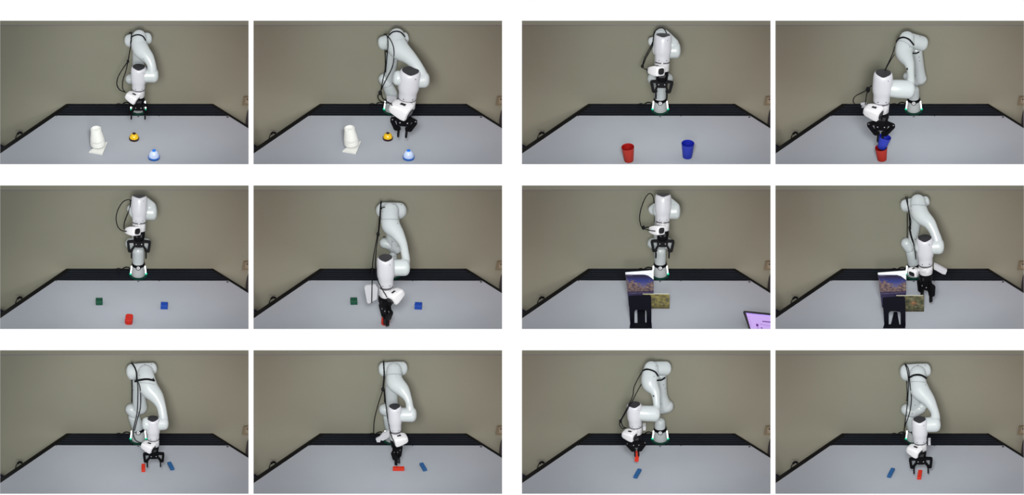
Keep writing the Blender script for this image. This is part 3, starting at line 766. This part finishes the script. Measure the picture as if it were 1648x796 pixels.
# ---------------------------------------------------------------- things on the tables
Zu = Vector((0, 0, 1)); Xr = Vector((1, 0, 0))
def buzzer(r, c, zx, zy, rad, kind, label):
    """low dome with a base band and a top knob; (zx, zy) is the centre of its foot"""
    use(r, c); o = onT(zx, zy); k = rad / R.K * S
    t = thing('buzzer', o, label, 'buzzer', 'dome buzzers')
    A, B, Cc = ('maroon', 'yellow', 'maroon') if kind == 'y' else ('bluebase', 'paledome', 'bluebtn')
    build(lathe(o, Zu, Xr, [(0, .97 * k), (.05 * k, 1.0 * k), (.36 * k, 1.02 * k), (.42 * k, .94 * k)], 32), 'base', A, t)
    hh = .98 if kind == 'y' else 1.22
    pr = [(.38 * k + hh * k * math.sin(a), .92 * k * math.cos(a)) for a in [math.pi / 2 * i / 9 for i in range(9)]]
    build(lathe(o, Zu, Xr, pr, 32), 'dome', B, t, 60)
    build(lathe(o, Zu, Xr, [((hh + .28) * k, .34 * k), ((hh + .42) * k, .33 * k), ((hh + .47) * k, .27 * k)], 20), 'button', Cc, t)
buzzer(0, 0, 716, 643, 27, 'y', 'yellow dome buzzer with dark base in the top left picture')
buzzer(0, 0, 822, 744, 31, 'b', 'pale blue dome buzzer near front edge in the top left picture')
buzzer(0, 1, 717, 641, 27, 'y', 'yellow dome buzzer with dark base, top row second picture')
buzzer(0, 1, 828, 744, 31, 'b', 'pale blue dome buzzer near front edge, top row second picture')

def white_cups(r, c, wh, dy=0):
    use(r, c)
    pts = [(474, 716 + dy), (505, 692 + dy), (574, 662 + dy), (547, 728 + dy)]
    mb = MB().prism([onT(a, b, .1) for a, b in pts], Zu * .012)
    tag(build(mb, 'white_card', 'whitecard', None, 0), 'flat square white card under the white cups ' + wh, 'card', 'white cards under the cups')
    o = onT(523, 682 + dy, .1) + Zu * .019
    k = S / R.K; lean = Vector((-.11, 0, 1)).normalized()
    x = (Xr - lean * Xr.dot(lean)).normalized()
    # low cup, mouth down
    m = lathe(o, lean, x, [(0, 36 * k), (2 * k, 40.5 * k), (8 * k, 40.5 * k), (26 * k, 39 * k), (30 * k, 31 * k)], 36)
    tag(build(m, 'paper_cup', 'whitecup', None, 45, o), 'lower white cup of the nested upturned pair ' + wh, 'cup', 'white upturned cups')
    # upper cup slipped over it, recessed foot on top
    o2 = o + lean * 30.5 * k
    pr = [(0, 38.2 * k), (1.5 * k, 39 * k), (8 * k, 38 * k), (42 * k, 32 * k), (64 * k, 28.5 * k), (72 * k, 28 * k), (73 * k, 25 * k), (66 * k, 23.5 * k), (60 * k, 23 * k)]
    m = lathe(o2, lean, x, pr, 36)
    tag(build(m, 'paper_cup', 'whitecup', None, 45, o2), 'upper white cup with recessed top of the nested pair ' + wh, 'cup', 'white upturned cups')
white_cups(0, 0, 'in the top left picture')
white_cups(0, 1, 'top row second picture', -4)

def tumbler(r, c, base, rim, r0, r1, col, label, z0=0, drim=None, dbase=None):
    """open cup from its foot centre to its rim centre"""
    use(r, c)
    a = onT(*base) if dbase is None else P(base[0], base[1], dbase)
    b = P(rim[0], rim[1], drim)
    ax = (b - a); L = ax.length; ax.normalize(); x = (Xr - ax * Xr.dot(ax)).normalized(); k = S / R.K
    n = 34
    m = lathe(a, ax, x, [(0, (r0 - 3) * k), (.003, r0 * k), (L * .5, (r0 + r1) * .5 * k), (L - .004, r1 * k), (L, (r1 + .6) * k)], 36)
    m.loft([[a + ax * z + (x * math.cos(t) + ax.cross(x) * math.sin(t)) * rr for t in [2 * math.pi * i / 36 for i in range(36)]] for z, rr in
            [(L, (r1 + .6) * k), (L - .002, (r1 - 1.6) * k), (L * .5, ((r0 + r1) * .5 - 2) * k), (.008, (r0 - 2.4) * k)]], 1)
    # remove the outer lathe's lid so that the cup is open
    lid = [i for i, f in enumerate(m.f) if len(f) == 36 and m.mi[i] == 0][-1]
    m.f.pop(lid); m.mi.pop(lid)
    lid = [i for i, f in enumerate(m.f) if len(f) == 36 and m.mi[i] == 1][0]
    m.f.pop(lid); m.mi.pop(lid)
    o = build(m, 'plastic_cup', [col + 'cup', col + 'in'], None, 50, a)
    tag(o, label, 'cup', 'plastic tumblers')
tumbler(0, 2, (571, 757), (565, 684), 25, 34, 'red', 'open red plastic cup at the left, third picture of the top row', drim=162.9)
tumbler(0, 2, (883, 738), (886, 665), 25, 34, 'blue', 'open blue plastic cup at the right, third picture of the top row', drim=152.6)
tumbler(0, 3, (569, 752), (564, 688), 25, 33, 'red', 'red plastic cup receiving the blue cup in the top right picture', drim=160)
tumbler(0, 3, (567, 690), (586, 630), 24, 33, 'blue', 'blue plastic cup tilted inside the red cup in the top right picture', drim=157, dbase=159)

def brick(r, c, zx, zy, wd, ln, ht, rot, col, label, studs=False, name='toy_brick', cham=0, z=0, cat='brick', grp='small toy bricks'):
    """(zx, zy) centre of the top face; sizes in set pixels"""
    use(r, c); o = onT(zx, zy, ht + z) - Zu * ht * S
    a = math.radians(rot); ex = Vector((math.cos(a), math.sin(a), 0)); ey = Vector((-math.sin(a), math.cos(a), 0))
    h = [(-wd / 2 + cham, -ln / 2), (wd / 2 - cham, -ln / 2), (wd / 2, -ln / 2 + cham), (wd / 2, ln / 2 - cham), (wd / 2 - cham, ln / 2), (-wd / 2 + cham, ln / 2), (-wd / 2, ln / 2 - cham), (-wd / 2, -ln / 2 + cham)] if cham else [(-wd / 2, -ln / 2), (wd / 2, -ln / 2), (wd / 2, ln / 2), (-wd / 2, ln / 2)]
    def ring(z_, ins):
        f = lambda v, l: v * (1 - ins / l * 2)
        return [o + (ex * f(x, wd) + ey * f(y, ln)) * S + Zu * z_ * S for x, y in h]
    m = MB().loft([ring(0, .15), ring(.3, 0), ring(ht - .3, 0), ring(ht, .3)])
    t = build(m, name, col, None, 20, o)
    tag(t, label, cat, grp)
    if studs:
        for i in (-1, 1):
            for j in (-1, 1):
                p = o + (ex * i * wd * .22 + ey * j * ln * .22) * S + Zu * ht * S
                build(lathe(p, Zu, Xr, [(-.1 * S, 1.4 * S), (.9 * S, 1.4 * S), (1.1 * S, 1.1 * S)], 12), 'stud', col, t)
    else:
        build(lathe(o + Zu * ht * S, Zu, Xr, [(-.1 * S, .9 * S), (.12 * S, .9 * S)], 10), 'mark', 'screw', t) if cham else None
    return t
brick(1, 0, 530, 620, 11, 11.5, 7, 0, 'greencube', 'green toy brick left of the others, middle row far left picture', True)
brick(1, 0, 877, 642, 11.3, 11.5, 7, -3, 'bluecube', 'blue toy brick right of the others, middle row far left picture', True)
brick(1, 0, 689, 714, 12, 20, 8, -5, 'redcube', 'red toy brick nearest the front, middle row far left picture', False, cham=2.6)
brick(1, 1, 536, 618, 11, 11.5, 7, 2, 'greencube', 'green toy brick left of the arm, middle row second picture', True)
brick(1, 1, 880, 643, 11.8, 11.5, 7, -3, 'bluecube', 'blue toy brick right of the arm, middle row second picture', True)
brick(1, 1, 705, 722, 13, 15, 8, -5, 'redcube', 'red toy brick pinned under the black gripper, middle row second picture', False, cham=2.6)
BK = dict(name='wooden_block', cat='block', grp='oblong wooden blocks')
brick(2, 0, 778, 643, 6.0, 19, 4, 0, 'redblock', 'upright red block left of the gripper in the bottom left picture', **BK)
brick(2, 0, 927, 633, 6.2, 20, 4, 16, 'blueblock', 'slanting blue block right of the gripper in the bottom left picture', **BK)
brick(2, 1, 787, 647, 18.5, 8, 4, -1, 'redblock', 'red block lying crosswise below the gripper, bottom row second picture', **BK)
brick(2, 1, 921, 638, 6.2, 20, 4, 18, 'blueblock', 'slanting blue block at the right, bottom row second picture', **BK)
brick(2, 2, 627, 674, 6.4, 24, 4, -18, 'blueblock', 'slanting blue block below the held red block, bottom row third picture', **BK)
brick(2, 3, 627, 670, 6.4, 24, 4, -16, 'blueblock', 'slanting blue block left of the arm in the bottom right picture', **BK)
brick(2, 3, 783, 680, 6.4, 23, 4, -5, 'redblock', 'red block between the gripper fingers in the bottom right picture', **BK)
use(2, 2)
hold = MB().prism([P(a, b, 100) for a, b in [(611, 614), (632, 617), (638, 567), (616, 564)]], Vector((0, .022, 0)))
tag(build(hold, 'wooden_block', 'redblock', None, 0), 'red block held upright in the gripper, bottom row third picture', 'block', 'oblong wooden blocks')

# ---------------------------------------------------------------- book, booklet, bookend, laptop
def upright(pts, d, th, name, m, parent=None, uvbox=None, origin=None):
    """standing board whose front face is seen at pts, at depth d (number or list)"""
    ds = d if isinstance(d, (list, tuple)) else [d] * len(pts)
    mb = MB().prism([P(a, b, q) for (a, b), q in zip(pts, ds)], Vector((0, th * S, 0)))
    if uvbox:
        x0, y0, x1, y1 = uvbox
        uv = [((a - x0) / (x1 - x0), (y1 - b) / (y1 - y0)) for a, b in pts]; mb.uv = uv + uv
    return build(mb, name, m, parent, 0, origin)

def book_set(r, c, bk, bl, cov, wh):
    use(r, c)
    x0, y0, x1, y1, xl, yb = bk            # cover: top-left, top-right corner, bottom
    d = (((yb / R.K - 10) - WL) / SN)
    t = thing('standing_book', P((x0 + x1) / 2, yb, d), 'thick book standing with a rocky landscape cover ' + wh, 'book', 'standing books')
    cp = [(x0, y0), (x1 - 50, y0), (x1 - 28, y0 + 6), (x1 - 6, y0 + 22), (x1, y0 + 28), (x1, yb), (xl, yb)]
    upright(cp, d, .5, 'cover', 'coverdark', t)
    mt = 1.2 if r == 1 and c == 2 else 1.2
    # back cover stands taller than the front's cut corner: the white inside shows above it
    upright([(x0 - 2, y0 - 12), (x1, y0 - 24), (x1, yb - 12), (xl, yb - 12)], d - 6.5, .6, 'back_cover', 'pages', t)
    pg = MB(); a = [P(x0 + 1, y0 + 1, d - .5), P(x1, y0 + 1, d - .5), P(x1, yb - 3, d - .5), P(xl + 1, yb - 3, d - .5)]
    pg.prism(a, Vector((0, 6 * S, 0))); build(pg, 'pages', 'pages', t, 0)
    ph = [(x0 + 2, y0 + 3), (x1 - 50, y0 + 3), (x1 - 28, y0 + 9), (x1 - 8, y0 + 24), (x1 - 1, y0 + 31), (x1 - 1, y0 + 86), (x0 + 9, y0 + 91)]
    upright(ph, d + .4, .3, 'cover_picture', 'rocks', t, (x0, y0, x1, y0 + 92))
    mb = MB(); random.seed(3)
    xx = x0 + 18; yy = y0 + 101
    while xx < x1 - 6:                     # the small title: a row of pale letters too soft to read
        w_ = random.choice((1.6, 2.2, 3.0)); h_ = random.choice((3.0, 4.2))
        sl = -(xx - x0 - 18) * .045
        mb.prism([P(xx, yy + sl, d + .5), P(xx + w_, yy + sl, d + .5), P(xx + w_, yy + sl - h_, d + .5), P(xx, yy + sl - h_, d + .5)], Vector((0, .2 * S, 0)))
        xx += w_ + random.choice((1.3, 1.3, 3))
    build(mb, 'title_lettering', 'print', t, 0)
    mb = MB()
    for xx in range(0, 30, 5): mb.prism([P(x0 + 8 + xx, y0 + 6, d + .5), P(x0 + 11 + xx, y0 + 6, d + .5), P(x0 + 11 + xx, y0 + 3, d + .5), P(x0 + 8 + xx, y0 + 3, d + .5)], Vector((0, .2 * S, 0)))
    build(mb, 'small_lettering', 'print', t, 0)
    # booklet
    a0, b0, a1, b1 = bl
    d2 = ((b1 / R.K - 10) - WL) / SN
    t = thing('picture_booklet', P((a0 + a1) / 2, b1, d2), 'thin %s picture booklet standing behind the bookend ' % ('yellow green' if c == 2 else 'dark green') + wh, 'book', 'thin picture booklets')
    upright([(a0, b0 + 6), (a1 - 5, b0 + 6), (a1, b0 + 11), (a1 - 1, b1), (a0 + 4, b1)], d2, .4, 'cover', cov, t, (a0, b0, a1, b1))
    upright([(a0, b0 + 6.5), (a1 - 4, b0 + 6.5), (a1 - 4, b1 - 3), (a0 + 4, b1 - 3)], d2 - .4, 2.6, 'pages', 'yellowpage', t)

def bookend(r, c, pl, slot, foot, tongue, wh):
    use(r, c)
    yb = max(pl[3][1], pl[2][1], slot[3]); d = ((yb / R.K - 10) - WL) / SN
    t = thing('metal_bookend', P(630, yb, d), 'black sheet metal bookend with an arched cutout ' + wh, 'bookend', 'black metal bookends')
    # plate as a strip around the arch
    (sx0, sy0, sx1, sy1) = slot
    out = []; inn = []
    tl, tr, brr, bll = pl
    n = 16
    def side(a, b, t_): return (a[0] + (b[0] - a[0]) * t_, a[1] + (b[1] - a[1]) * t_)
    arch = [(sx0, yb)] + [(sx0, sy0 + 14)] + [(sx0 + 12 - 12 * math.cos(math.pi / 2 * i / 5), sy0 + 14 - 14 * math.sin(math.pi / 2 * i / 5)) for i in range(1, 6)] + \
           [(sx1 - 12 + 12 * math.sin(math.pi / 2 * i / 5), sy0 + 14 - 14 * math.cos(math.pi / 2 * i / 5)) for i in range(0, 6)] + [(sx1, yb)]
    outer = [bll, side(bll, tl, .5)] + [side(tl, bll, .06 * (1 - i / 4)) if i < 4 else (tl[0] + 8, tl[1]) for i in range(5)] + [(tr[0] - 14, tr[1])] + [(tr[0] - 14 + 14 * math.sin(math.pi / 2 * i / 5), tr[1] + 14 - 14 * math.cos(math.pi / 2 * i / 5)) for i in range(1, 5)] + [side(tr, brr, .3), brr]
    # resample both to same count
    def resample(pts, m):
        L = [0]
        for a, b in zip(pts, pts[1:]): L.append(L[-1] + math.dist(a, b))
        o = []
        for k in range(m):
            s_ = L[-1] * k / (m - 1); i = max(j for j in range(len(L)) if L[j] <= s_ + 1e-9); i = min(i, len(pts) - 2)
            u = (s_ - L[i]) / max(1e-9, L[i + 1] - L[i]); o.append(side(pts[i], pts[i + 1], u))
        return o
    A = resample(outer, 41); B = resample(arch, 41)
    mb = MB(); th = Vector((0, .8 * S, 0))
    fr = [P(a, b, d) for a, b in A] + [P(a, b, d) for a, b in B]
    bk = [p + th for p in fr]; N = 41; f = []
    for i in range(N - 1):
        f.append([i, N + i, N + i + 1, i + 1]); f.append([2 * N + i, 2 * N + i + 1, 3 * N + i + 1, 3 * N + i])
        f.append([i, i + 1, 2 * N + i + 1, 2 * N + i]); f.append([N + i, 3 * N + i, 3 * N + i + 1, N + i + 1])
    f.append([0, 2 * N, 3 * N, N]); f.append([N - 1, 2 * N - 1, 4 * N - 1, 3 * N - 1])
    mb.add(fr + bk, f); build(mb, 'upright_plate', 'stand', t, 0)
    build(MB().prism([onT(a, b, .35) for a, b in foot], Zu * .6 * S), 'foot_plate', 'stand', t, 0)
    # the punched tongue lies back on the table behind the plate
    build(MB().prism([onT(a, b, .35) for a, b in tongue], Zu * .6 * S), 'tongue', 'stand', t, 0)

book_set(1, 2, (554, 487, 703, 487, 571, 655), (645, 586, 789, 668), 'foly', 'in middle row, third picture')
bookend(1, 2, [(569, 600), (691, 596), (691, 744), (578, 747)], (601, 674, 665, 745), [(578, 746), (692, 742), (694, 773), (575, 773)], [(617, 746), (659, 744), (657, 664), (615, 664)], 'in middle row, third picture')
book_set(1, 3, (548, 489, 698, 489, 569, 662), (645, 594, 794, 684), 'folg', 'in middle row, far right picture')
bookend(1, 3, [(572, 609), (693, 603), (695, 755), (581, 752)], (605, 682, 668, 755), [(581, 752), (695, 754), (693, 773), (574, 773)], [(616, 754), (662, 754), (650, 686), (632, 686)], 'in middle row, far right picture')

use(1, 2)
dl = lambda y: 150 + (y - 683) / (776.5 - 683) * 23.6
lp = thing('laptop', P(1260, 770, 170), 'open laptop with a purple screen at the lower right, middle row third picture', 'laptop')
def lpl(pts, off, th, name, m, par=lp):
    return build(MB().prism([P(a, b, dl(b) + off) for a, b in pts], Vector((0, th * S, 0))), name, m, par, 0)
yb = (224 + 10) * R.K - .3; xr = 400 * R.K
lid = lpl([(1181, 690), (1183, 684), (1189, 682), (xr, 695.5), (xr, yb), (1212, yb)], 0, 1.6, 'lid', 'bezel')
scn = lpl([(1196, 690), (xr, 704), (xr, yb), (1221, yb)], .25, .24, 'screen', 'screen')
lpl([(1196, 690), (xr, 704), (xr, 709), (1198, 695)], .45, .15, 'menu_bar', 'menubar', scn)
def ui(x0, y0, x1, y1, m, sl=.1):
    lpl([(x0, y0), (x1, y0 + (x1 - x0) * sl), (x1 + 1, y1 + (x1 - x0) * sl), (x0 + 1, y1)], .5, .2, 'screen_item', m, scn)
ui(1283, 733, 1327, 738, 'uidark'); ui(1250, 749, 1262, 762, 'uidark'); ui(1275, 768, 1284, 773, 'uidark', .2)
ui(1255, 768, 1264, 773, 'uimid'); ui(1272, 750, 1286, 753, 'uimid'); ui(1288, 754, 1324, 756, 'uimid')
for i in range(9): ui(1201 + i * 9, 691 + i * .9, 1206 + i * 9, 694 + i * .9, 'uimid')
for y, x in ((710, 1206), (722, 1210), (733, 1212), (744, 1216), (755, 1216)): ui(x, y, x + 9, y + 2, 'uimid')
